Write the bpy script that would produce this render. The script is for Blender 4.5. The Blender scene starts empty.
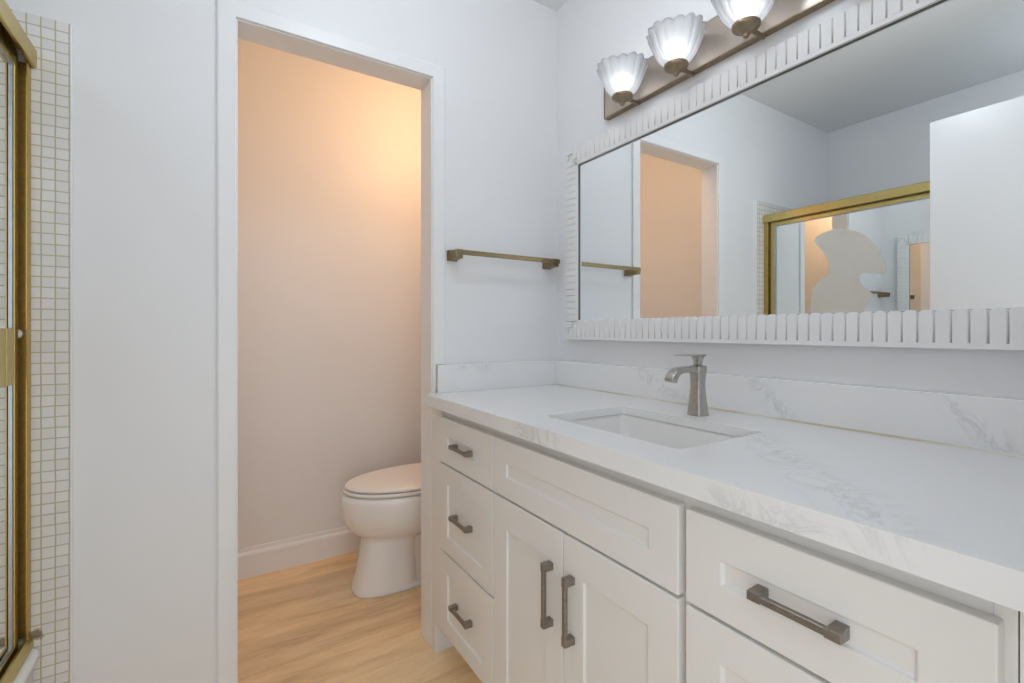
import bpy, bmesh, math, random
from mathutils import Vector, Matrix
PI = math.pi
C = bpy.context.scene.collection
SC = bpy.context.scene
random.seed(4)

# ------------------------------------------------------------------ camera
cam = bpy.data.cameras.new('camera'); camo = bpy.data.objects.new('camera', cam); C.objects.link(camo)
camo.location = (-1.1842, -1.5419, 1.0945)
camo.rotation_euler = (PI/2, 0, -math.radians(32.19))
cam.sensor_width = 36.0
cam.lens = 476.0/1024*36
cam.shift_y = -(341.5-331.0)/1024
cam.clip_start = 0.02
SC.camera = camo

# ------------------------------------------------------------------ world, daylight through the entry door, exposure
w = bpy.data.worlds.new('world'); SC.world = w; w.use_nodes = True
bg = w.node_tree.nodes['Background']
bg.inputs['Color'].default_value = (0.86, 0.93, 1.0, 1); bg.inputs['Strength'].default_value = 1.92
pl = bpy.data.lights.new('entry_portal', 'AREA'); pl.shape = 'RECTANGLE'; pl.size = 0.78; pl.size_y = 2.03
pl.cycles.is_portal = True
plo = bpy.data.objects.new('entry_portal', pl); C.objects.link(plo)
plo.location = (-1.11, -1.63, 1.015); plo.rotation_euler = (PI/2, 0, 0)      # faces +y, into the room
# warm ceiling lamp of the toilet closet
tl = bpy.data.lights.new('closet_lamp', 'POINT'); tl.energy = 8.0; tl.color = (1.0, 0.58, 0.29); tl.shadow_soft_size = 0.14
tlo = bpy.data.objects.new('closet_lamp', tl); C.objects.link(tlo); tlo.location = (-0.20, 0.21, 2.20)
# added cool fill light without a fixture, above and in front of the vanity
al = bpy.data.lights.new('ceiling_fill', 'POINT'); al.energy = 7.0; al.color = (0.82, 0.91, 1.0); al.shadow_soft_size = 0.09
alo = bpy.data.objects.new('ceiling_fill', al); C.objects.link(alo); alo.location = (-0.80, -0.75, 2.25)
# added unseen fill light, cool, brightening the tub alcove
sl = bpy.data.lights.new('tub_fill', 'POINT'); sl.energy = 2.9; sl.color = (0.82, 0.91, 1.0); sl.shadow_soft_size = 0.09
slo = bpy.data.objects.new('tub_fill', sl); C.objects.link(slo); slo.location = (-1.93, -1.25, 2.02)
BULB = 8.0
SC.view_settings.view_transform = 'Standard'
SC.view_settings.look = 'None'
SC.view_settings.gamma = 1.0
SC.view_settings.use_curve_mapping = False
SC.view_settings.exposure = 0.0
SC.cycles.diffuse_bounces = 8

# ------------------------------------------------------------------ node helpers
class NT:
    def __init__(s, name):
        s.m = bpy.data.materials.new(name); s.m.use_nodes = True
        s.t = s.m.node_tree; s.n = s.t.nodes; s.bs = s.n['Principled BSDF']; s.out = s.n['Material Output']
    def add(s, typ, **kw):
        n = s.n.new(typ)
        for k, v in kw.items():
            if k.startswith('i_'): n.inputs[int(k[2:]) if k[2:].isdigit() else k[2:].replace('_', ' ')].default_value = v
            else: setattr(n, k, v)
        return n
    def link(s, a, b): s.t.links.new(a, b)
    def coord(s, scale=(1, 1, 1)):
        tc = s.add('ShaderNodeTexCoord'); mp = s.add('ShaderNodeMapping'); mp.inputs['Scale'].default_value = scale
        s.link(tc.outputs['Object'], mp.inputs['Vector']); return mp.outputs['Vector']
    def noise(s, vec, scale, detail=4, rough=.5, dist=0):
        n = s.add('ShaderNodeTexNoise'); s.link(vec, n.inputs['Vector'])
        n.inputs['Scale'].default_value = scale; n.inputs['Detail'].default_value = detail
        n.inputs['Roughness'].default_value = rough; n.inputs['Distortion'].default_value = dist
        return n.outputs['Fac']
    def ramp(s, fac, stops):
        r = s.add('ShaderNodeValToRGB'); s.link(fac, r.inputs['Fac']); e = r.color_ramp.elements
        while len(e) < len(stops): e.new(0.5)
        for el, (p, c) in zip(e, stops):
            el.position = p; el.color = (c, c, c, 1) if isinstance(c, (int, float)) else (*c, 1)
        return r.outputs['Color']
    def mix(s, fac, a, b, typ='MIX'):
        m = s.add('ShaderNodeMix', data_type='RGBA', blend_type=typ)
        for sock, v in ((m.inputs[0], fac), (m.inputs[6], a), (m.inputs[7], b)):
            if isinstance(v, (int, float)): sock.default_value = v
            elif isinstance(v, tuple): sock.default_value = (*v, 1)
            else: s.link(v, sock)
        return m.outputs[2]
    def math(s, op, a, b=0.0):
        m = s.add('ShaderNodeMath', operation=op)
        for i, v in enumerate((a, b)):
            if isinstance(v, (int, float)): m.inputs[i].default_value = v
            else: s.link(v, m.inputs[i])
        return m.outputs[0]
    def base(s, col, rough=.5, metal=0, spec=.5):
        b = s.bs.inputs
        if isinstance(col, tuple): b['Base Color'].default_value = (*col, 1)
        else: s.link(col, b['Base Color'])
        if isinstance(rough, (int, float)): b['Roughness'].default_value = rough
        else: s.link(rough, b['Roughness'])
        b['Metallic'].default_value = metal; b['Specular IOR Level'].default_value = spec
        return s
    def bump(s, h, strength=.2, dist=.01):
        b = s.add('ShaderNodeBump'); b.inputs['Strength'].default_value = strength; b.inputs['Distance'].default_value = dist
        s.link(h, b.inputs['Height']); s.link(b.outputs['Normal'], s.bs.inputs['Normal']); return s

def paint(name, col, rough=.5, amp=.02, bump=.05, sc=260):
    t = NT(name); v = t.coord()
    n = t.noise(v, 3.0, 3)
    c2 = tuple(max(0, x - amp) for x in col)
    t.base(t.mix(n, c2, col), rough)
    t.bump(t.noise(v, sc, 2), bump, .002)
    return t.m

def metal(name, col, rough=.3, var=.25, sc=60, dark=.7):
    t = NT(name); v = t.coord()
    n = t.noise(v, sc, 4, .6)
    t.base(t.mix(t.ramp(n, [(.3, 0.0), (.75, 1.0)]), tuple(x*dark for x in col), col), t.math('MULTIPLY_ADD', n, var), 1.0)
    t.n[-1].inputs[2].default_value = rough - var*.5 if False else 0
    r = t.math('ADD', t.math('MULTIPLY', n, var), rough - var*.5)
    t.link(r, t.bs.inputs['Roughness'])
    return t.m

M = {}
M['wall'] = paint('wall_paint', (.80, .80, .81), .42, .015, .06)
M['ceiling'] = paint('ceiling_paint', (.80, .81, .82), .7, .01, .08, 180)
M['trim'] = paint('trim_paint', (.82, .82, .825), .3, .01, .02)
M['cabinet'] = paint('cabinet_lacquer', (.80, .79, .77), .35, .01, .015)
M['frame_white'] = paint('mirror_frame_paint', (.80, .795, .79), .45, .02, .05)
M['gap'] = paint('shadow_gap', (.25, .24, .22), .7)

def quartz():
    t = NT('veined_quartz'); v = t.coord()
    warp = t.noise(v, 2.1, 6, .62, 1.6)
    line = t.math('ABSOLUTE', t.math('SUBTRACT', warp, .5))
    vein = t.ramp(line, [(0.0, 1.0), (.012, .35), (.03, 0.0)])
    def near(a, b, r0, r1):
        # soft mask around the segment a-b
        A, B = Vector(a), Vector(b); d = B-A
        sub = t.add('ShaderNodeVectorMath', operation='SUBTRACT'); t.link(v, sub.inputs[0]); sub.inputs[1].default_value = A
        dt = t.add('ShaderNodeVectorMath', operation='DOT_PRODUCT'); t.link(sub.outputs[0], dt.inputs[0]); dt.inputs[1].default_value = d/d.length_squared
        cl = t.add('ShaderNodeClamp'); t.link(dt.outputs['Value'], cl.inputs[0])
        sc = t.add('ShaderNodeVectorMath', operation='SCALE'); sc.inputs[0].default_value = d; t.link(cl.outputs[0], sc.inputs['Scale'])
        ds = t.add('ShaderNodeVectorMath', operation='DISTANCE'); t.link(sub.outputs[0], ds.inputs[0]); t.link(sc.outputs[0], ds.inputs[1])
        mr = t.add('ShaderNodeMapRange'); t.link(ds.outputs['Value'], mr.inputs['Value'])
        mr.inputs['From Min'].default_value = r0; mr.inputs['From Max'].default_value = r1
        mr.inputs['To Min'].default_value = 1; mr.inputs['To Max'].default_value = 0
        return mr.outputs[0]
    bands = [((-.22, -.95, .88), (-.545, -1.31, .88), .004, .065), ((-.57, -1.12, .85), (-.57, -1.25, .85), .004, .03), ((-.02, -.47, .96), (-.02, -.66, .875), .006, .03),
             ((-.02, -.85, .96), (-.02, -.93, .885), .006, .03), ((-.02, -1.23, .96), (-.02, -1.31, .875), .006, .03), ((-.45, -.01, .975), (-.33, -.01, .965), .006, .03), ((-.57, -.60, .86), (-.57, -.72, .86), .01, .04)]
    band = None
    for bd in bands:
        q = near(*bd); band = q if band is None else t.math('MAXIMUM', band, q)
    patch = t.math('MULTIPLY', t.ramp(t.noise(v, 2.7, 3, .5), [(.56, 0.0), (.70, 1.0)]), .35)
    fine = t.math('ABSOLUTE', t.math('SUBTRACT', t.noise(v, 9, 6, .65, 2.0), .5))
    fvein = t.ramp(fine, [(0.0, 1.0), (.03, .35), (.075, 0.0)])
    m1 = t.math('MULTIPLY', vein, patch); m2 = t.math('MULTIPLY', fvein, band)
    mk = t.math('MINIMUM', t.math('ADD', t.math('MULTIPLY', m1, .3), t.math('MULTIPLY', m2, .30)), 1.0)
    cloud = t.mix(t.noise(v, 4, 3), (.80, .80, .80), (.835, .835, .835))
    t.base(t.mix(mk, cloud, (.34, .34, .36)), .16)
    return t.m
M['quartz'] = quartz()

def oak():
    t = NT('oak_plank_floor')
    tc = t.add('ShaderNodeTexCoord'); v0 = tc.outputs['Object']
    br = t.add('ShaderNodeTexBrick', offset=.37, offset_frequency=2)
    t.link(v0, br.inputs['Vector'])
    br.inputs['Scale'].default_value = 1.0; br.inputs['Brick Width'].default_value = 1.22; br.inputs['Row Height'].default_value = .18
    br.inputs['Mortar Size'].default_value = .0012; br.inputs['Mortar Smooth'].default_value = .3
    br.inputs['Color1'].default_value = (0, 0, 0, 1); br.inputs['Color2'].default_value = (1, 1, 1, 1)
    br.inputs['Mortar'].default_value = (.5, .5, .5, 1)
    mp = t.add('ShaderNodeMapping'); mp.inputs['Scale'].default_value = (1.0, 7.0, 1)
    t.link(v0, mp.inputs['Vector'])
    off = t.add('ShaderNodeVectorMath', operation='ADD'); t.link(mp.outputs[0], off.inputs[0])
    sc = t.add('ShaderNodeVectorMath', operation='SCALE'); t.link(br.outputs['Color'], sc.inputs[0]); sc.inputs['Scale'].default_value = 7.0
    t.link(sc.outputs[0], off.inputs[1])
    v = off.outputs[0]
    grain = t.noise(v, 2.2, 7, .6, .5)
    fine = t.noise(v, 16, 5, .65, .2)
    big = t.noise(v0, 2.6, 3, .5)
    col = t.ramp(grain, [(.30, (.58, .38, .20)), (.44, (.82, .59, .34)), (.55, (.92, .69, .42)), (.72, (.95, .77, .52))])
    col = t.mix(.28, col, t.ramp(fine, [(.35, (.56, .385, .225)), (.65, (.86, .66, .43))]))
    tone = t.mix(br.outputs['Color'], (.90, .90, .90), (1.10, 1.09, 1.06))
    col = t.mix(1.0, col, tone, 'MULTIPLY')
    col = t.mix(t.math('MULTIPLY', t.ramp(big, [(.5, 0.0), (.75, 1.0)]), .15), col, (.44, .30, .17))
    col = t.mix(t.math('MULTIPLY', br.outputs['Fac'], .3), col, (.24, .15, .08))
    t.base(col, .42, 0, .4)
    t.bump(t.math('SUBTRACT', t.math('MULTIPLY', fine, .2), br.outputs['Fac']), .12, .003)
    return t.m
M['oak'] = oak()

def mosaic():
    t = NT('mosaic_tile')
    tc = t.add('ShaderNodeTexCoord'); sp = t.add('ShaderNodeSeparateXYZ'); t.link(tc.outputs['Object'], sp.inputs[0])
    cb = t.add('ShaderNodeCombineXYZ')
    t.link(t.math('ADD', t.math('ADD', sp.outputs['X'], sp.outputs['Y']), 1.5068+.0247*60), cb.inputs['X']); t.link(sp.outputs['Z'], cb.inputs['Y'])
    # hand-set wobble of the grout lines
    n = t.add('ShaderNodeTexNoise'); t.link(cb.outputs[0], n.inputs['Vector']); n.inputs['Scale'].default_value = 14
    vm = t.add('ShaderNodeVectorMath', operation='MULTIPLY_ADD'); t.link(n.outputs['Color'], vm.inputs[0])
    vm.inputs[1].default_value = (.0035, .0035, 0); t.link(cb.outputs[0], vm.inputs[2])
    br = t.add('ShaderNodeTexBrick', offset=0, offset_frequency=1); t.link(vm.outputs[0], br.inputs['Vector'])
    br.inputs['Scale'].default_value = 1; br.inputs['Brick Width'].default_value = .0247; br.inputs['Row Height'].default_value = .0255
    br.inputs['Mortar Size'].default_value = .0016; br.inputs['Mortar Smooth'].default_value = .35
    br.inputs['Color1'].default_value = (.72, .71, .69, 1); br.inputs['Color2'].default_value = (.78, .77, .75, 1)
    br.inputs['Mortar'].default_value = (.52, .46, .34, 1)
    # rust and mildew where the track meets the tile
    ds = t.add('ShaderNodeVectorMath', operation='DISTANCE'); t.link(tc.outputs['Object'], ds.inputs[0]); ds.inputs[1].default_value = (-1.533, -.008, .385)
    d = t.math('ADD', ds.outputs['Value'], t.math('MULTIPLY', t.noise(tc.outputs['Object'], 70, 4), .022))
    st = t.ramp(d, [(.020, 1.0), (.027, 0.0)])
    col = t.mix(t.math('MULTIPLY', st, .85), br.outputs['Color'], (.16, .10, .05))
    t.base(col, .25)
    t.bump(t.math('SUBTRACT', 1.0, br.outputs['Fac']), .5, .002)
    return t.m
M['mosaic'] = mosaic()

M['porcelain'] = NT('porcelain').base((.80, .79, .77), .09).m
M['toilet_white'] = NT('toilet_porcelain').base((.86, .85, .83), .12).m
M['seat'] = NT('toilet_seat_plastic').base((.84, .82, .79), .28).m
M['tub'] = NT('tub_enamel').base((.80, .80, .76), .15).m
M['nickel'] = metal('brushed_nickel', (.56, .54, .50), .34, .14, 90, .8)
M['pull'] = metal('pewter_pull_metal', (.36, .33, .295), .38, .12, 140, .75)
M['brass_old'] = metal('antique_brass', (.40, .31, .17), .38, .2, 120, .55)
M['gold'] = metal('gold_anodised', (.66, .52, .20), .30, .12, 40, .85)
M['gold_shade'] = metal('shaded_gold', (.42, .26, .07), .42, .2, 90, .7)  # gold darkened by colour for the shade inside the jamb recess
M['silver'] = metal('aluminium_edge', (.50, .53, .56), .35, .1, 60, .8)
M['fixture'] = metal('antique_nickel_plate', (.56, .48, .41), .34, .10, 12, .78)
M['bronze'] = metal('dark_bronze', (.40, .31, .21), .32, .15, 60, .7)
M['gold_jamb'] = metal('orange_gold', (.62, .44, .15), .36, .15, 50, .8)
M['chrome'] = metal('chrome', (.75, .75, .75), .1, .05)
M['rubber'] = NT('dark_gasket').base((.035, .03, .025), .6).m
M['mirror'] = NT('mirror_silver').base((.90, .925, .925), .0, 1.0).m
M['mirror_door'] = NT('door_mirror_silver').base((.88, .91, .90), .0, 1.0).m
M['edge_shade'] = NT('edge_shade').base((.10, .11, .11), .3).m
def etched():
    t = NT('etched_glass'); v = t.coord()
    t.base(t.mix(t.noise(v, 9, 3), (.66, .64, .58), (.74, .72, .67)), .55)
    t.bs.inputs['Alpha'].default_value = .93
    return t.m
M['etched'] = etched()
def caulk():
    t = NT('yellowed_caulk'); v = t.coord()
    t.base(t.mix(t.ramp(t.noise(v, 3.3, 4), [(.42, 0.0), (.62, 1.0)]), (.70, .68, .62), (.50, .40, .22)), .5)
    return t.m
M['caulk'] = caulk()
M['caulk_beige'] = paint('beige_filler', (.62, .52, .44), .6)
def shade_glass():
    t = NT('fluted_glass')
    tr = t.add('ShaderNodeBsdfTranslucent'); tr.inputs[0].default_value = (.95, .96, .98, 1)
    df = t.add('ShaderNodeBsdfDiffuse'); df.inputs[0].default_value = (.9, .91, .93, 1)
    tp = t.add('ShaderNodeBsdfTransparent'); tp.inputs[0].default_value = (.97, .98, .98, 1)
    gl = t.add('ShaderNodeBsdfGlossy'); gl.inputs['Roughness'].default_value = .08
    m0 = t.add('ShaderNodeMixShader'); m0.inputs[0].default_value = .4; t.link(tr.outputs[0], m0.inputs[1]); t.link(df.outputs[0], m0.inputs[2])
    m1 = t.add('ShaderNodeMixShader'); m1.inputs[0].default_value = .28; t.link(m0.outputs[0], m1.inputs[1]); t.link(tp.outputs[0], m1.inputs[2])
    fr = t.add('ShaderNodeFresnel'); fr.inputs[0].default_value = 1.5
    m2 = t.add('ShaderNodeMixShader'); t.link(fr.outputs[0], m2.inputs[0]); t.link(m1.outputs[0], m2.inputs[1]); t.link(gl.outputs[0], m2.inputs[2])
    t.link(m2.outputs[0], t.out.inputs[0])
    return t.m
M['shade'] = shade_glass()
def bulb():
    t = NT('lit_bulb'); e = t.bs.inputs
    e['Emission Color'].default_value = (.95, .97, 1.0, 1); e['Emission Strength'].default_value = BULB
    return t.m
M['bulb'] = bulb()

# ------------------------------------------------------------------ mesh helpers
def add_box(bm, lo, hi, bev=0, seg=2):
    lo2 = [min(a, b) for a, b in zip(lo, hi)]; hi2 = [max(a, b) for a, b in zip(lo, hi)]
    t = bmesh.new()
    r = bmesh.ops.create_cube(t, size=1)
    for v in t.verts:
        v.co = Vector([lo2[i] + (v.co[i]+.5)*(hi2[i]-lo2[i]) for i in range(3)])
    if bev: bmesh.ops.bevel(t, geom=t.edges[:], offset=bev, segments=seg, profile=.5, affect='EDGES')
    merge(bm, t)
def merge(bm, t):
    mp = {}
    for v in t.verts: mp[v] = bm.verts.new(v.co)
    for f in t.faces:
        try:
            nf = bm.faces.new([mp[v] for v in f.verts]); nf.smooth = f.smooth
        except ValueError: pass
    t.free()
def loft(bm, rings, cap0=True, cap1=True, closed=True, smooth=True):
    R = [[bm.verts.new(p) for p in r] for r in rings]; n = len(R[0])
    for a, b in zip(R, R[1:]):
        for i in range(n if closed else n-1):
            j = (i+1) % n
            f = bm.faces.new((a[i], a[j], b[j], b[i])); f.smooth = smooth
    if cap0: bm.faces.new(R[0][::-1])
    if cap1: bm.faces.new(R[-1])
    return R
def add_lathe(bm, prof, center, n=32, cap0=True, cap1=True, mod=None):
    rings = []
    for k, (r, z) in enumerate(prof):
        ring = []
        for i in range(n):
            a = 2*PI*i/n
            rr, zz = mod(r, z, a, k) if mod else (r, z)
            ring.append((center[0]+rr*math.cos(a), center[1]+rr*math.sin(a), center[2]+zz))
        rings.append(ring)
    loft(bm, rings, cap0, cap1)
def add_cyl(bm, p0, p1, r, n=20, r1=None):
    p0, p1 = Vector(p0), Vector(p1); d = (p1-p0).normalized()
    a = d.orthogonal().normalized(); b = d.cross(a); r1 = r if r1 is None else r1
    loft(bm, [[p+(a*math.cos(2*PI*i/n)+b*math.sin(2*PI*i/n))*q for i in range(n)] for p, q in ((p0, r), (p1, r1))])
def rrect(cx, cy, hx, hy, r, k=6):
    pts = []
    for sx, sy, a0 in ((1, 1, 0), (-1, 1, PI/2), (-1, -1, PI), (1, -1, 3*PI/2)):
        for i in range(k+1):
            a = a0 + i*PI/2/k
            pts.append((cx+sx*(hx-r)+r*math.cos(a), cy+sy*(hy-r)+r*math.sin(a)))
    return pts
def obj(name, bm, mat, parent=None, bevel=0, seg=2, smooth_angle=None):
    bmesh.ops.recalc_face_normals(bm, faces=bm.faces[:])
    me = bpy.data.meshes.new(name); bm.to_mesh(me); bm.free()
    me.materials.append(mat)
    o = bpy.data.objects.new(name, me); C.objects.link(o)
    if bevel:
        md = o.modifiers.new('bevel', 'BEVEL'); md.width = bevel; md.segments = seg; md.limit_method = 'ANGLE'; md.angle_limit = math.radians(40)
    if parent: place(o, parent)
    return o
def place(o, parent):
    o.parent = parent
    o.matrix_parent_inverse = Matrix.Translation(-Vector(parent.location)) @ Matrix.Identity(4) if parent.parent is None else Matrix.Identity(4)
def thing(name, label, cat, loc=(0, 0, 0), group=None):
    o = bpy.data.objects.new(name, None); C.objects.link(o); o.location = loc; o.empty_display_size = .05
    return tag(o, label, cat, group)
def tag(o, label, cat, group=None):
    o['label'] = label; o['category'] = cat
    if group: o['group'] = group
    return o
def struct(name, bm, mat, label=None, cat=None, bevel=0):
    o = obj(name, bm, mat, None, bevel); o['kind'] = 'structure'
    if label: o['label'] = label
    if cat: o['category'] = cat
    return o
def boxes(*bs, bev=0):
    bm = bmesh.new()
    for b in bs: add_box(bm, b[0], b[1], b[2] if len(b) > 2 else bev)
    return bm

# ------------------------------------------------------------------ room shell
H = 2.395
WT = .095        # thickness of the closet wall
XL = -2.30           # far wall of the tub alcove
YF = -1.56           # wall with the entry door
JL, JR, JH = -1.124, -.544, 1.967     # closet doorway
struct('floor', boxes(((-2.4, -2.9, -.06), (.12, 1.0, 0))), M['oak'], 'light oak wood plank floor', 'floor')
struct('ceiling', boxes(((-2.4, YF-.12, H), (.12, 1.0, H+.08))), M['ceiling'], 'plain white ceiling', 'ceiling')
struct('wall_back', boxes(((-2.4, 0, 0), (JL-.015, WT, H)), ((JR+.015, 0, 0), (0, WT, H)), ((JL-.015, 0, JH+.015), (JR+.015, WT, H))),
       M['wall'], 'pale grey wall with the open closet doorway', 'wall')
struct('wall_right', boxes(((0, YF-.12, 0), (.12, 1.0, H))), M['wall'], 'pale wall behind the vanity mirror', 'wall')
struct('wall_left', boxes(((XL-.12, YF-.12, 0), (XL, 0, H))), M['wall'], 'pale wall of the tub alcove above the shower door', 'wall')
struct('wall_front', boxes(((XL, YF-.12, 0), (-1.505, YF, H)), ((-.715, YF-.12, 0), (0, YF, H)), ((-1.505, YF-.12, 2.035), (-.715, YF, H))),
       M['wall'], 'wall with the entry doorway behind the camera', 'wall')
struct('wall_rear', boxes(((-1.42, .885, 0), (0, 1.0, H))), M['wall'], 'closet wall behind the toilet in warm light', 'wall')
struct('wall_inner', boxes(((-1.42, WT, 0), (-1.30, .885, H))), M['wall'], 'left side wall of the toilet closet', 'wall')

def baseboard(name, axis, a0, a1, p, side, label):
    prof = [(0, 0), (.015, 0), (.015, .098), (.012, .106), (.0065, .112), (.0055, .128), (0, .130)]
    bm = bmesh.new(); rings = []
    for a in (a0, a1):
        rings.append([(a, p+side*d, z) if axis == 'x' else (p+side*d, a, z) for d, z in prof])
    loft(bm, rings, smooth=False)
    struct(name, bm, M['trim'], label, 'baseboard')
baseboard('baseboard_rear', 'x', -1.30, 0, .885, -1, 'white baseboard along the wall behind the toilet')
baseboard('baseboard_inner', 'y', WT, .87, -1.30, 1, 'white baseboard along the left closet wall')
baseboard('baseboard_back', 'x', -1.47, -1.172, 0, -1, 'white baseboard between tile strip and closet doorway')

# closet doorway lining and casing
bm = bmesh.new()
add_box(bm, (JL-.015, -.001, 0), (JL, WT+.001, JH+.015)); add_box(bm, (JR, -.001, 0), (JR+.015, WT+.001, JH+.015)); add_box(bm, (JL, -.001, JH), (JR, WT+.001, JH+.015))
struct('trim_1', bm, M['trim'], 'white lining boards of the closet doorway', 'door frame', .0015)
bm = bmesh.new()
cw, ct, rv = .046, .010, .004
prof = [(0, 0), (0, .0085), (.002, ct), (cw-.005, ct), (cw, .0075), (cw, 0)]
top = JH+rv
rings = []
for x, z, ox, oz in ((JL-rv, 0, -1, 0), (JL-rv, top, -1, 1), (JR+rv, top, 1, 1), (JR+rv, .981, 1, 0)):
    rings.append([(x+ox*m, -d, z+oz*m) for m, d in prof])
loft(bm, rings, smooth=False)
add_box(bm, (JR+rv, -ct, .838), (JR+.013, 0, .981))
struct('trim_2', bm, M['trim'], 'white casing boards around the closet doorway', 'door trim')

# tiled surround of the tub alcove: three walls to 1.83 m
TZ = 1.832
bm = bmesh.new()
add_box(bm, (XL, -.009, 0), (-1.473, 0, TZ), .0005)
struct('trim_3', bm, M['mosaic'], 'small square white mosaic tile strip on the back wall beside the shower door', 'tile')
struct('trim_4', boxes(((XL, YF, 0), (XL+.009, -.009, TZ))), M['mosaic'], 'mosaic tile on the long tub wall', 'tile')
struct('trim_5', boxes(((XL+.009, YF, 0), (-1.53, YF+.009, TZ))), M['mosaic'], 'mosaic tile on the near tub wall', 'tile')
bm = bmesh.new()
ring = lambda z: [(-1.473, 0, z), (-1.473, -.0093, z), (-1.4715, -.0097, z), (-1.4702, -.009, z), (-1.4692, -.006, z), (-1.469, 0, z)]
loft(bm, [ring(0), ring(TZ+.001)], smooth=False)
struct('trim_6', bm, M['trim'], 'white rounded edge strip at the side of the mosaic tile', 'tile edge')

# entry door: plain slab swung back against the shower, hinged on the front wall
bm = bmesh.new(); add_box(bm, (-1.50, -1.534, .012), (-1.465, -.774, 1.982), .002)
d1 = struct('door_1', bm, M['trim'], 'plain white entry door standing open in front of the shower', 'door')
bm = bmesh.new()
for s, x in ((1, -1.465), (-1, -1.50)):
    add_cyl(bm, (x, -.815, 1.0), (x+s*.008, -.815, 1.0), .031, 28)
    add_cyl(bm, (x+s*.008, -.815, 1.0), (x+s*.018, -.815, 1.0), .011, 16)
add_lathe(bm, [(.0, -.026), (.017, -.022), (.026, -.010), (.027, .004), (.018, .018), (.0, .022)], (-1.425, -.815, 1.0), 24, False, False)
k = obj('door_knob', bm, M['nickel'], d1); k['label'] = 'round nickel door knob'
struct('trim_7', boxes(((-1.505, YF-.12, 0), (-1.502, YF+.0, 2.035)), ((-.718, YF-.12, 0), (-.715, YF, 2.035)), ((-1.505, YF-.12, 2.032), (-.715, YF, 2.035))),
       M['trim'], 'white lining of the entry doorway', 'door frame')

# ------------------------------------------------------------------ vanity cabinet
CF = -.535      # face frame plane
FT = .020       # door and drawer front thickness
Y0, Y1 = -.003, -1.415
van = thing('vanity_cabinet', 'long white shaker vanity cabinet with drawers and doors under the quartz countertop', 'cabinet', (-.27, -.72, 0))
bm = bmesh.new()
add_box(bm, (CF+.02, Y0-.018, .0), (-.002, Y0, .841)); add_box(bm, (CF+.02, Y1, 0), (-.002, Y1+.018, .841))
add_box(bm, (CF+.02, Y1+.018, .10), (-.002, Y0-.018, .118)); add_box(bm, (-.010, Y1+.018, .118), (-.002, Y0-.018, .841))
for y in (-.452, -1.051): add_box(bm, (CF+.02, y-.009, .118), (-.010, y+.009, .841))
obj('carcass', bm, M['cabinet'], van)
bm = bmesh.new()
add_box(bm, (-.5435, -.085, .10), (CF, Y0, .841), .0008)
add_box(bm, (-.5435, -.034, 0), (-.45, Y0, .10), .0008)            # foot of the left stile
for a, b in ((Y0, -.105), (-.440, -.464), (-1.035, -1.067), (-1.398, Y1)):
    add_box(bm, (CF, b, .10), (CF+.02, a, .841), .0008)
for a, b in ((-.105, -.440), (-.464, -1.035), (-1.067, -1.398)):
    add_box(bm, (CF, b, .800), (CF+.0195, a, .841)); add_box(bm, (CF, b, .10), (CF+.0195, a, .14))
add_box(bm, (CF, -1.035, .650), (CF+.0195, -.464, .675))
for z in (.655, .372):
    add_box(bm, (CF, -.440, z), (CF+.0195, -.105, z+.025)); add_box(bm, (CF, -1.398, z), (CF+.0195, -1.067, z+.025))
obj('face_frame', bm, M['cabinet'], van)
obj('toe_kick', boxes(((CF+.065, Y1+.018, 0), (CF+.08, -.036, .10))), M['cabinet'], van)
obj('filler_strip', boxes(((CF, YF+.004, .0), (CF+.018, Y1-.0012, .841), .0006)), M['cabinet'], van)

def shaker(y0, y1, z0, z1, rs, rb, rt, depth=.0055):
    """panel front lying in the plane x; y0>y1"""
    bm = bmesh.new(); xf, xb = CF-FT, CF
    def rect(x, m, lo, hi): return [bm.verts.new((x, y0-m, z0+lo)), bm.verts.new((x, y1+m, z0+lo)), bm.verts.new((x, y1+m, z1-hi)), bm.verts.new((x, y0-m, z1-hi))]
    a, b, c, d = rect(xb, 0, 0, 0), rect(xf, 0, 0, 0), rect(xf, rs, rb, rt), rect(xf+depth, rs+.0015, rb+.0015, rt+.0015)
    for p, q in ((a, b), (b, c), (c, d)):
        for i in range(4):
            j = (i+1) % 4; bm.faces.new((p[i], p[j], q[j], q[i]))
    bm.faces.new(a[::-1]); bm.faces.new(d)
    return bm
def pull(cy, cz, vert, parent, xface, L=.114):
    """flat bar pull with two square feet that flare towards the bar"""
    bm = bmesh.new(); xb = xface-.025
    def pt(x, along, across): return (x, cy+across, cz+along) if vert else (x, cy+along, cz+across)
    def bx(x0, x1, a0, a1, c0, c1, bev): add_box(bm, pt(x0, a0, c0), pt(x1, a1, c1), bev)
    bx(xb, xb+.009, -L/2+.010, L/2-.010, -.0050, .0050, .0012)
    for q in (-1, 1):
        rings = []
        for x, e, i, wd in ((xface, L/2-.001, .0165, .0082), (xface-.010, L/2-.001, .0165, .0078), (xb+.006, L/2, .0175, .0066), (xb-.0004, L/2, .0185, .0060)):
            rings.append([pt(x, q*e, -wd), pt(x, q*e, wd), pt(x, q*(L/2-i), wd), pt(x, q*(L/2-i), -wd)])
        loft(bm, rings, smooth=False)
    return obj('handle', bm, M['pull'], parent, .0012)
def front(kind, y0, y1, z0, z1, handle=None, rs=.062, rb=.052, rt=.059):
    o = obj(kind, shaker(y0, y1, z0, z1, rs, rb, rt), M['cabinet'], van, .0022)
    if handle == 'h': h = pull((y0+y1)/2+.006, (z0+z1)/2-.004, False, o, CF-FT+.0055)
    elif handle: h = pull(handle[0], handle[1], True, o, CF-FT, .140)
    if handle: h['label'] = 'dark pewter bar handle'
    return o
ZT = .816
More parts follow.
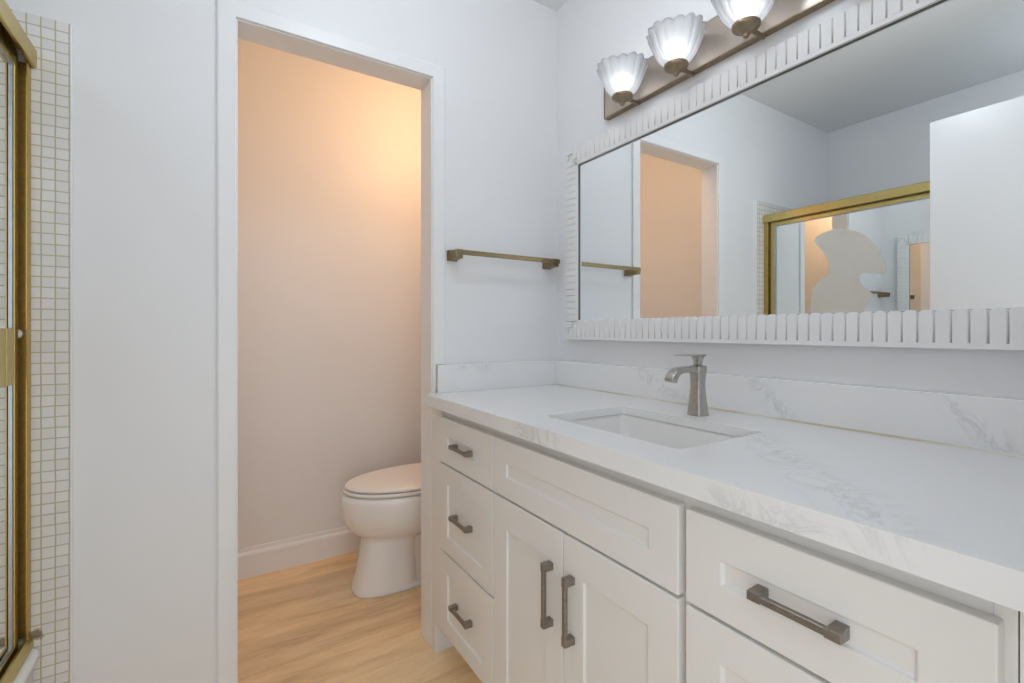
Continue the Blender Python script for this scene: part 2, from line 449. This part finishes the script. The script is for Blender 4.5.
for (a, b) in ((-.095, -.447), (-1.054, -1.406)):
    front('drawer', a, b, .671, ZT, 'h'); front('drawer', a, b, .388, .665, 'h'); front('drawer', a, b, .124, .382, 'h')
front('false_drawer_front', -.452, -1.040, .671, ZT)
front('cabinet_door', -.452, -.7435, .124, .665, (-.704, .520), .064, .07, .075)
front('cabinet_door', -.7465, -1.040, .124, .665, (-.777, .520), .064, .07, .075)

# ------------------------------------------------------------------ quartz countertop, backsplashes
SX, SY, SHX, SHY = -.334, -.770, .136, .205
CT, CB, SB = .880, .844, .860       # slab top, apron bottom, slab bottom
def slab_with_hole(outer, inner, z0, z1):
    bm = bmesh.new()
    def loop(pts, z):
        vs = [bm.verts.new((x, y, z)) for x, y in pts]
        return vs, [bm.edges.new((vs[i], vs[(i+1) % len(vs)])) for i in range(len(vs))]
    tops = []
    for z in (z1, z0):
        o, oe = loop(outer, z); i, ie = loop(inner, z)
        bmesh.ops.triangle_fill(bm, use_beauty=True, edges=oe+ie); tops.append((o, i))
    for k in (0, 1):
        a, b = tops[0][k], tops[1][k]
        for q in range(len(a)):
            r = (q+1) % len(a); bm.faces.new((a[q], a[r], b[r], b[q]))
    return bm
outer = [(-.574, -.017), (-.528, -.017), (-.528, -.001), (-.001, -.001), (-.001, YF+.001), (-.574, YF+.001)]
ct_ = obj('countertop', slab_with_hole(outer, rrect(SX, SY, SHX, SHY, .013), SB, CT), M['quartz'], None)
ap = obj('front_apron', boxes(((-.574, YF+.001, CB), (-.549, -.017, SB)), ((-.549, -.035, CB), (-.532, -.017, SB))), M['quartz'], ct_)
tag(ct_, 'white quartz countertop with grey veins and a rectangular sink cutout', 'countertop')
SPZ = .977
bs = obj('backsplash', boxes(((-.020, YF+.002, CT), (-.001, -.0205, SPZ)), bev=.0015), M['quartz'])
tag(bs, 'long quartz backsplash running under the mirror behind the faucet', 'backsplash')
bm = bmesh.new(); loft(bm, [[(-.020, y, CT), (-.0235, y, CT), (-.0215, y, CT+.0028), (-.020, y, CT+.004)] for y in (YF+.002, -.0205)], smooth=False)
cl = obj('caulk_line', bm, M['caulk'], bs); cl['label'] = 'yellowed caulk line along the bottom'
ss = obj('backsplash', boxes(((-.527, -.020, CT), (-.001, -.001, SPZ)), bev=.0015), M['quartz'])
tag(ss, 'short quartz side splash on the back wall below the towel bar', 'backsplash')
e = obj('end_edge', boxes(((-.5300, -.0195, CT), (-.527, -.001, SPZ-.001))), M['caulk_beige'], ss); e['label'] = 'beige unfinished end'

# ------------------------------------------------------------------ undermount sink
bm = bmesh.new(); rings = []
o1 = .018
for hx, hy, z, r in ((SHX+o1, SHY+o1, SB-.001, .03), (SHX+o1, SHY+o1, SB-.012, .03), (SHX+.012, SHY+.012, .74, .05), (SHX-.03, SHY-.04, .690, .06), (.03, .03, .684, .029)):
    rings.append([(x, y, z) for x, y in rrect(SX, SY, hx, hy, r)])
inn = []
for hx, hy, z, r in ((.022, .022, .717, .0215), (SHX-.045, SHY-.055, .724, .05), (SHX-.018, SHY-.025, .740, .05), (SHX-.004, SHY-.004, .785, .035), (SHX+.001, SHY+.001, SB-.010, .024), (SHX+.003, SHY+.003, SB-.001, .024)):
    inn.append([(x, y, z) for x, y in rrect(SX, SY, hx, hy, r)])
loft(bm, rings[::-1]+[rings[0]] if False else rings, False, True)
R = loft(bm, inn, True, False)
bm.verts.ensure_lookup_table()
n = len(rings[0])
outer_top = [bm.verts[i] for i in range(n)]
for i in range(n):
    j = (i+1) % n; bm.faces.new((outer_top[i], outer_top[j], R[-1][j], R[-1][i]))
sink = obj('sink', bm, M['porcelain']); tag(sink, 'white rectangular undermount porcelain sink set in the countertop cutout', 'sink')
bm = bmesh.new(); add_lathe(bm, [(.021, -.002), (.021, .002), (.017, .003), (.015, .0015), (.013, .004), (.0, .006)], (SX, SY, .7185), 28, True, False)
dr = obj('drain', bm, M['nickel'], sink); dr['label'] = 'round nickel drain'

# ------------------------------------------------------------------ faucet
FX, FY = -.131, -.763
fa = thing('faucet', 'brushed nickel single lever faucet standing behind the sink', 'faucet', (FX, FY, CT))
def sq(cx, cy, z, h, r, hx=None): return [(x, y, z) for x, y in rrect(cx, cy, hx or h, h, r, 4)]
bm = bmesh.new()
prof = [(.0215, 0), (.0215, .002), (.0208, .005), (.0198, .014), (.0172, .036), (.0150, .060), (.0143, .078), (.0150, .096), (.0172, .114), (.0176, .121), (.0165, .1245), (.0135, .1265)]
loft(bm, [sq(FX, FY, CT+z, h, h*.36) for h, z in prof])
obj('body', bm, M['nickel'], fa)
bm = bmesh.new()                                     # spout: flat rectangular arm turning down at its tip
path = [(.006, .1135, .0105, .0135), (-.016, .1155, .0088, .0130), (-.044, .1180, .0076, .0130), (-.068, .1175, .0076, .0136), (-.084, .1145, .0082, .0140), (-.095, .1075, .0090, .0142), (-.102, .098, .0096, .0142), (-.1045, .0905, .0100, .0138)]
rings = []
for i, (dx, dz, hh, hw) in enumerate(path):
    p, q = path[max(0, i-1)], path[min(len(path)-1, i+1)]
    tx, tz = q[0]-p[0], q[1]-p[1]; l = math.hypot(tx, tz); tx, tz = tx/l, tz/l
    nx, nz = -tz, tx
    rings.append([(FX+dx+nx*a, FY+b, CT+dz+nz*a) for a, b in rrect(0, 0, hh, hw, .004, 3)])
loft(bm, rings); obj('spout', bm, M['nickel'], fa)
bm = bmesh.new()
loft(bm, [sq(FX, FY, CT+z, h, h*.3) for h, z in ((.0085, .1255), (.0082, .131), (.0090, .139), (.0115, .147), (.0145, .152))])
obj('handle_stem', bm, M['nickel'], fa)
bm = bmesh.new(); rings = []
for dx, z0, z1, hw in ((.018, .1518, .1540, .0125), (.015, .151, .1550, .0145), (-.010, .151, .1550, .0142), (-.036, .1515, .1550, .0132), (-.060, .1520, .1553, .0122), (-.076, .1525, .1556, .0112), (-.080, .1532, .1554, .0095)):
    rings.append([(FX+dx, FY-hw, CT+z0), (FX+dx, FY+hw, CT+z0), (FX+dx, FY+hw, CT+z1-.001), (FX+dx, FY+hw-.003, CT+z1), (FX+dx, FY-hw+.003, CT+z1), (FX+dx, FY-hw, CT+z1-.001)])
loft(bm, rings, smooth=False); obj('lever', bm, M['nickel'], fa, .0008)

# ------------------------------------------------------------------ framed mirror over the vanity
MY0, MY1, MZ0, MZ1 = -.110, -1.450, 1.062, 1.780      # outer frame
FW = .070
GX = -.032       # mirror glass plane
mir = thing('wall_mirror', 'wide wall mirror in a white ribbed frame above the vanity', 'mirror', (-.002, -.77, MZ0))
bm = bmesh.new()
# backing moulding
xb = -.037
def frame_ring(bm, x0, x1, m0, m1):
    o = [(MY0-m0, MZ0+m0), (MY1+m0, MZ0+m0), (MY1+m0, MZ1-m0), (MY0-m0, MZ1-m0)]
    i = [(MY0-m1, MZ0+m1), (MY1+m1, MZ0+m1), (MY1+m1, MZ1-m1), (MY0-m1, MZ1-m1)]
    V = {}
    for nm, pts, x in (('of', o, x1), ('if', i, x1), ('ob', o, x0), ('ib', i, x0)): V[nm] = [bm.verts.new((x, y, z)) for y, z in pts]
    for a, b in (('ob', 'of'), ('of', 'if'), ('if', 'ib'), ('ib', 'ob')):
        for q in range(4):
            r = (q+1) % 4; bm.faces.new((V[a][q], V[a][r], V[b][r], V[b][q]))
frame_ring(bm, -.001, xb, .009, FW)
# ribs: low rounded staves with half-round ends, side by side across each frame side, mitred corners
def rib(bm, c, along, across, hl, hw, th, free):
    """low flat stave; c centre on the frame face; along/across = unit vectors in (y, z); free = end that is half round (+1 or -1)"""
    pts = []; k = 6
    for i in range(k+1):
        a = -PI/2 + PI*i/k; pts.append((free*(hl-hw*.6+hw*.6*math.cos(a)), hw*math.sin(a)))
    pts += [(-free*hl, hw), (-free*hl, -hw)]
    rings = []
    for t, q in ((-.5, 1.0), (.45, 1.0), (.80, .96), (1.0, .82)):
        rings.append([(c[0]-th*t, c[1]+along[0]*(u-free*(1-q)*hw*.5)+across[0]*v*q, c[2]+along[1]*(u-free*(1-q)*hw*.5)+across[1]*v*q) for u, v in pts])
    loft(bm, rings, False, True)
TH, BAND = .0075, .011
pitch = .0245
n_h = round((abs(MY1-MY0)-.04)/pitch); n_v = round((MZ1-MZ0-.04)/pitch)
bw = (abs(MY1-MY0)-.04)/n_h; bh = (MZ1-MZ0-.04)/n_v
# plain band: at the foot of the bottom side, next to the glass on the other three
add_box(bm, (xb-TH*.9, MY1+.004, MZ0), (xb+.03, MY0-.004, MZ0+BAND), .001)
add_box(bm, (xb-TH*.9, MY1+FW-BAND, MZ1-FW), (xb, MY0-FW+BAND, MZ1-FW+BAND), .001)
for y in (MY0-FW, MY1+FW-BAND): add_box(bm, (xb-TH*.9, y, MZ0+FW), (xb, y+BAND, MZ1-FW+BAND), .001)
for i in range(n_h):
    y = MY0-.02-(i+.5)*bw
    edge = min(abs(y-MY0), abs(y-MY1)); L = min(FW+.003, max(.022, edge-.002))
    rib(bm, (xb, y, MZ0+(BAND+L)/2), (0, 1), (1, 0), (L-BAND)/2, bw*.494, TH, 1)
    r0 = max(.008, FW-BAND-max(0.0, FW-L))
    rib(bm, (xb, y, MZ1-r0/2), (0, 1), (1, 0), r0/2, bw*.494, TH, 1)
for i in range(n_v):
    z = MZ0+.02+(i+.5)*bh
    edge = min(z-MZ0, MZ1-z); L = min(FW, max(.022, edge-.004)); r0 = FW-BAND-(FW-L)
    rib(bm, (xb, MY0-r0/2, z), (1, 0), (0, 1), r0/2, bh*.490, TH, 1)
    rib(bm, (xb, MY1+r0/2, z), (1, 0), (0, 1), r0/2, bh*.490, TH, -1)
for y, z in ((MY0-.011, MZ0+.011), (MY1+.011, MZ0+.011), (MY0-.011, MZ1-.011), (MY1+.011, MZ1-.011)):
    add_box(bm, (xb-.006, y-.009, z-.009), (xb, y+.009, z+.009), .003)
obj('ribbed_frame', bm, M['frame_white'], mir)
bm = bmesh.new(); frame_ring(bm, GX-.0002, GX-.0045, FW, FW+.0009)  # dark strip standing in for the shade inside the frame
ed = obj('shade_line', bm, M['edge_shade'], mir); ed['label'] = 'thin dark strip for the shade at the inner edge'
g = obj('mirror_glass', boxes(((GX+.005, MY1+FW, MZ0+FW), (GX, MY0-FW, MZ1-FW))), M['mirror'], mir); g['label'] = 'silvered mirror glass'

# ------------------------------------------------------------------ vanity light bar
LY0, LZ0, LZ1 = -.302, 1.838, 1.956
SPC, LX = .2045, -.095
S0 = -.462
LY1 = S0-3*SPC-(LY0-S0)
vl = thing('vanity_light', 'nickel light bar with fluted glass shades on the wall above the mirror', 'light fixture', (-.002, -.76, 1.9))
bm = bmesh.new(); add_box(bm, (-.022, LY1, LZ0), (-.001, LY0, LZ1), .004)
bp = obj('backplate', bm, M['fixture'], vl); bp['label'] = 'antique nickel backplate'
bm = bmesh.new(); add_box(bm, (-.0235, LY1-.0005, LZ0-.002), (-.001, LY0+.0005, LZ0+.0025), .001)
add_box(bm, (-.0235, LY0-.0025, LZ0+.0025), (-.001, LY0+.0015, LZ1), .001); add_box(bm, (-.0235, LY1-.0015, LZ0+.0025), (-.001, LY1+.0025, LZ1), .001)
be = obj('edge_lip', bm, M['bronze'], bp); be['label'] = 'dark bronze edge'
NF = 16
c_ph = .6
def flute(r, z, a, k):
    t = max(0.0, min(1.0, (z-.004)/.10))
    s = 2*abs(math.cos(NF*a/2))**.8-1
    return r*(1+.045*s*t**.6 + .02*math.cos(4*a+c_ph)*t), z + .0035*s*t**2 + .003*math.cos(4*a+c_ph)*t**2
for i in range(4):
    c = (LX, S0-i*SPC, 1.822)
    bm = bmesh.new()                                   # socket: arm from plate, cup, ball finial
    add_cyl(bm, (-.020, c[1], c[2]+.006), (LX, c[1], c[2]+.006), .006, 14)
    add_lathe(bm, [(.0, -.021), (.0055, -.0195), (.0075, -.0155), (.0055, -.0115), (.0085, -.010), (.012, -.007), (.020, -.004), (.023, -.0005), (.029, .001), (.0325, .005), (.033, .010), (.030, .013), (.012, .0135)], c, 28, False, True)
    sk = obj('socket_cup', bm, M['bronze'], vl); sk['label'] = 'bronze stepped socket cup with ball finial'
    bm = bmesh.new()                                   # tulip shade, fluted, opening upward with a scalloped rim
    po = [(.025, .010), (.033, .0145), (.043, .024), (.052, .037), (.059, .052), (.065, .066), (.0705, .080), (.0755, .092), (.078, .098)]
    pi_ = [(r-.0032, z+(.002 if j == 0 else 0)) for j, (r, z) in enumerate(po)][::-1]
    add_lathe(bm, po+pi_, c, 216, False, False, flute)
    sh = obj('glass_shade', bm, M['shade'], vl); sh['label'] = 'white fluted glass tulip shade'
    bm = bmesh.new()
    add_lathe(bm, [(.012, .0136), (.013, .026), (.019, .036), (.0240, .048), (.0250, .056), (.0225, .066), (.014, .075), (.0, .079)], c, 24, True, False)
    bu = obj('light_bulb', bm, M['bulb'], sh); bu['label'] = 'lit bulb'

# ------------------------------------------------------------------ towel bar
tb = thing('towel_bar', 'antique brass square towel bar on the back wall above the side splash', 'towel bar', (-.26, -.001, 1.36))
bm = bmesh.new(); add_box(bm, (-.482, -.066, 1.358), (-.032, -.056, 1.3745), .0015); obj('bar', bm, M['brass_old'], tb)
for x in (-.466, -.052):
    bm = bmesh.new()
    loft(bm, [[(x-h, y, 1.360-v), (x+h, y, 1.360-v), (x+h, y, 1.360+v), (x-h, y, 1.360+v)] for y, h, v in ((-.001, .020, .019), (-.008, .020, .019), (-.011, .016, .017), (-.045, .0125, .0155), (-.0665, .0125, .0155))], smooth=False)
    obj('bracket', bm, M['brass_old'], tb, .002)

# ------------------------------------------------------------------ toilet in the closet, facing left
TY = .503
to = thing('toilet', 'white two piece toilet with closed lid in the small closet', 'toilet', (-.35, TY, 0))
def egg(xf, xb, hw, z, n=44, p=2.3, skew=.57):
    """egg outline: xf front tip (towards -x), xb back, hw half width"""
    pts = []; xc = xf+(xb-xf)*skew
    for i in range(n):
        a = 2*PI*i/n; cc, ss = math.cos(a), math.sin(a)
        ex = math.copysign(abs(cc)**(2/p), cc); ey = math.copysign(abs(ss)**(2/p), ss)
        x = xc + (ex*(xb-xc) if ex > 0 else ex*(xc-xf))
        pts.append((x, TY+ey*hw, z))
    return pts
bm = bmesh.new()
sec = [(-.688, -.40, .106, .0, 2.7), (-.690, -.40, .108, .010, 2.7), (-.684, -.405, .106, .022, 2.7), (-.668, -.41, .107, .08, 2.6), (-.655, -.41, .102, .15, 2.5), (-.647, -.40, .100, .208, 2.3), (-.648, -.35, .102, .222, 2.2),
       (-.657, -.26, .114, .230, 2.1), (-.680, -.22, .137, .244, 2.0), (-.704, -.19, .158, .268, 2.0), (-.720, -.175, .171, .300, 2.0), (-.730, -.165, .178, .335, 2.0), (-.734, -.155, .181, .375, 2.0), (-.733, -.15, .181, .395, 2.0), (-.727, -.145, .178, .409, 2.0), (-.714, -.148, .168, .413, 2.0)]
loft(bm, [egg(a, b, h, z, p=p) for a, b, h, z, p in sec])
add_box(bm, (-.47, TY-.086, .0), (-.14, TY+.086, .30), .02, 3)          # trapway behind the pedestal column
loft(bm, [[(x, y, z) for x, y in rrect(-.34, TY, .21, hw, .05)] for hw, z in ((.108, 0), (.108, .014), (.102, .022))])
add_box(bm, (-.395, TY-.108, .19), (-.14, TY+.108, .30), .02, 3)
add_box(bm, (-.30, TY-.105, .20), (-.02, TY+.105, .412), .02, 3)        # tank deck
obj('bowl', bm, M['toilet_white'], to)
bm = bmesh.new(); loft(bm, [egg(-.722+d, -.165-d, .180-d, z, p=2.0) for d, z in ((.006, .4165), (.0, .420), (.0, .428), (.004, .4315))])
s_ = obj('seat', bm, M['seat'], to)
bm = bmesh.new(); loft(bm, [egg(-.716+d, -.165-d*.4, .177-d, z, p=2.0) for d, z in ((.006, .4345), (.0, .438), (.0, .444), (.006, .4495), (.022, .4545), (.06, .4575), (.12, .4585))])
obj('lid', bm, M['seat'], to)
for y in (-.075, .075):
    bm = bmesh.new(); add_cyl(bm, (-.165, TY+y-.02, .432), (-.165, TY+y+.02, .432), .012, 16); obj('hinge', bm, M['seat'], to)
bm = bmesh.new(); loft(bm, [[(x, y, z) for x, y in rrect(-.112, TY, hx, hy, .03)] for hx, hy, z in ((.082, .19, .414), (.090, .20, .44), (.096, .215, .74))])
obj('tank', bm, M['toilet_white'], to)
bm = bmesh.new(); loft(bm, [[(x, y, z) for x, y in rrect(-.113, TY, hx, hy, .03)] for hx, hy, z in ((.101, .222, .741), (.103, .225, .746), (.103, .225, .768), (.096, .218, .776))])
obj('tank_lid', bm, M['toilet_white'], to)
bm = bmesh.new(); add_cyl(bm, (-.20, TY+.15, .69), (-.222, TY+.15, .69), .011, 16); add_box(bm, (-.229, TY+.075, .683), (-.221, TY+.158, .697), .003)
obj('flush_lever', bm, M['chrome'], to)

# ------------------------------------------------------------------ bathtub
TX1 = -1.522
tubx, tuby = (XL+.009+TX1)/2, (YF+.009-.009)/2-.0
tx_h, ty_h = (TX1-(XL+.009))/2-.0005, (abs(YF)-.018)/2-.0005
bm = bmesh.new(); rings = []
for dx, z, r in ((.022, 0, .01), (.020, .02, .01), (.014, .20, .012), (.012, .318, .014), (.002, .336, .016), (.0, .348, .018), (.004, .357, .02), (.012, .360, .02)):
    rings.append([(x - dx/2*0, y, z) for x, y in rrect(tubx-dx/2, tuby, tx_h-dx/2, ty_h, r)])
for m, z, r in ((.070, .358, .10), (.082, .350, .10), (.10, .25, .10), (.13, .11, .10), (.17, .07, .09)):
    rings.append([(x, y, z) for x, y in rrect(tubx, tuby, tx_h-m, ty_h-m, r)])
loft(bm, rings)
tub = obj('bathtub', bm, M['tub']); tag(tub, 'off white bathtub rim and apron below the gold shower door', 'bathtub')

# ------------------------------------------------------------------ gold framed mirrored sliding shower door
sd = thing('shower_door', 'gold framed sliding shower door with mirrored panels above the tub', 'shower door', (-1.56, -.78, .36))
YA, YB = -.0095, YF+.0095
def extr_y(prof, a, b):
    bm = bmesh.new(); loft(bm, [[(x, y, z) for x, z in prof] for y in (a, b)], smooth=False); return bm
hp = [(-1.533, 1.708), (-1.531, 1.712), (-1.531, 1.748), (-1.535, 1.752), (-1.598, 1.752), (-1.602, 1.748), (-1.602, 1.712), (-1.597, 1.712), (-1.597, 1.742), (-1.577, 1.742), (-1.577, 1.722), (-1.574, 1.722), (-1.574, 1.742), (-1.539, 1.742), (-1.539, 1.708)]
obj('header', extr_y(hp, YA, YB), M['gold'], sd)
tp = [(-1.536, .361), (-1.537, .378), (-1.543, .388), (-1.547, .388), (-1.549, .370), (-1.574, .370), (-1.574, .384), (-1.577, .384), (-1.577, .370), (-1.593, .370), (-1.595, .386), (-1.599, .386), (-1.600, .361)]
obj('bottom_track', extr_y(tp, YA, YB), M['gold'], sd)
for y, s in ((YA, -1), (YB, 1)):
    bm = bmesh.new()
    prof = [(-1.541, 0), (-1.541, .022), (-1.542, .024), (-1.544, .024), (-1.545, .010), (-1.593, .010), (-1.595, .024), (-1.599, .023), (-1.599, 0)]
    loft(bm, [[(x, y+s*d, z) for x, d in prof] for z in (.389, 1.711)], smooth=False)
    j = obj('jamb', bm, M['gold_jamb'], sd)
    if s == -1:
        wb = obj('channel', boxes(((-1.592, y-.0125, .390), (-1.5452, y-.0102, 1.710))), M['gold_shade'], j); wb['label'] = 'inside of the jamb with its shade painted dark'
        b2 = bmesh.new(); add_cyl(b2, (-1.560, y-.0126, 1.088), (-1.560, y-.020, 1.088), .011, 20, .008); add_cyl(b2, (-1.560, y-.020, 1.088), (-1.560, y-.023, 1.088), .0035, 12)
        bb = obj('bumper', b2, M['seat'], j); bb['label'] = 'small round white bumper'
def panel(y0, y1, xc, face):
    """one sliding mirrored panel; y0>y1; face = +1 is towards the room"""
    z0, z1 = .374, 1.722
    bm = bmesh.new(); sw = .022
    for lo, hi in (((y0, z0), (y0-sw, z1)), ((y1+sw, z0), (y1, z1)), ((y0-sw, z1-.038), (y1+sw, z1)), ((y0-sw, z0), (y1+sw, z0+.020))):
        add_box(bm, (xc-.008, lo[0], lo[1]), (xc+.008, hi[0], hi[1]), .0015)
    p = obj('sliding_panel', bm, M['gold'], sd); p['label'] = 'gold frame of a sliding panel'
    gsk = bmesh.new()
    a0, a1, c0, c1 = y0-sw, y1+sw, z0+.02, z1-.038
    for lo, hi in (((a0, c0), (a0-.010, c1)), ((a1+.010, c0), (a1, c1)), ((a0-.010, c1-.004), (a1+.010, c1)), ((a0-.010, c0), (a1+.010, c0+.004))):
        add_box(gsk, (xc-.005, lo[0], lo[1]), (xc+.006, hi[0], hi[1]))
    q = obj('glazing_channel', gsk, M['silver'], p); q['label'] = 'grey glazing channel'
    gm = obj('mirror_panel', boxes(((xc-.002, a1+.010, c0+.004), (xc+.003, a0-.010, c1-.004))), M['mirror_door'], p); gm['label'] = 'mirrored glass'
    return p, (a0, a1, c0, c1)
pa, A = panel(YA-.031, -.79, -1.5625, 1)
pb, B = panel(-.745, YB+.031, -1.5870, 1)
# finger pull on the front panel's leading stile
bm = bmesh.new()
add_box(bm, (-1.5545, -.128, .978), (-1.5500, -.083, 1.100), .001); add_box(bm, (-1.5545, -.190, .978), (-1.5500, -.133, 1.100), .001); add_box(bm, (-1.5545, -.133, .979), (-1.5530, -.128, 1.099))
fp = obj('finger_pull', bm, M['gold'], pa); fp['label'] = 'flat gold pull plate'
# etched fan shaped motif on the mirrored panel (outline in metres: y, z)
MOT = [(-.262, 1.575), (-.319, 1.609), (-.391, 1.612), (-.428, 1.598), (-.483, 1.577), (-.532, 1.524), (-.568, 1.456), (-.590, 1.385), (-.576, 1.360), (-.536, 1.369), (-.480, 1.378), (-.474, 1.343), (-.496, 1.306), (-.540, 1.268), (-.500, 1.226), (-.494, 1.16), (-.52, 1.08), (-.50, 1.0),
       (-.42, .93), (-.33, .93), (-.27, .99), (-.255, 1.10), (-.255, 1.24), (-.262, 1.324), (-.301, 1.360), (-.338, 1.385), (-.342, 1.431), (-.327, 1.480), (-.297, 1.526)]
def etch(points):
    bm = bmesh.new(); xs = -1.5594
    # rounded outline: Chaikin twice, with a fine scallop along it
    P = [Vector(p) for p in points]
    for _ in range(2):
        Q = []
        for a, b in zip(P, P[1:]+P[:1]): Q += [a*.75+b*.25, a*.25+b*.75]
        P = Q
    vs0 = [bm.verts.new((xs, p.x, p.y)) for p in P]; vs1 = [bm.verts.new((xs+.0012, p.x, p.y)) for p in P]
    n = len(P)
    es = [bm.edges.new((vs1[i], vs1[(i+1) % n])) for i in range(n)]
    bmesh.ops.triangle_fill(bm, use_beauty=True, edges=es)
    for i in range(n): bm.faces.new((vs0[i], vs0[(i+1) % n], vs1[(i+1) % n], vs1[i]))
    return bm
et = obj('etched_motif', etch(MOT), M['etched'], pa); et['label'] = 'frosted fan shaped decoration'
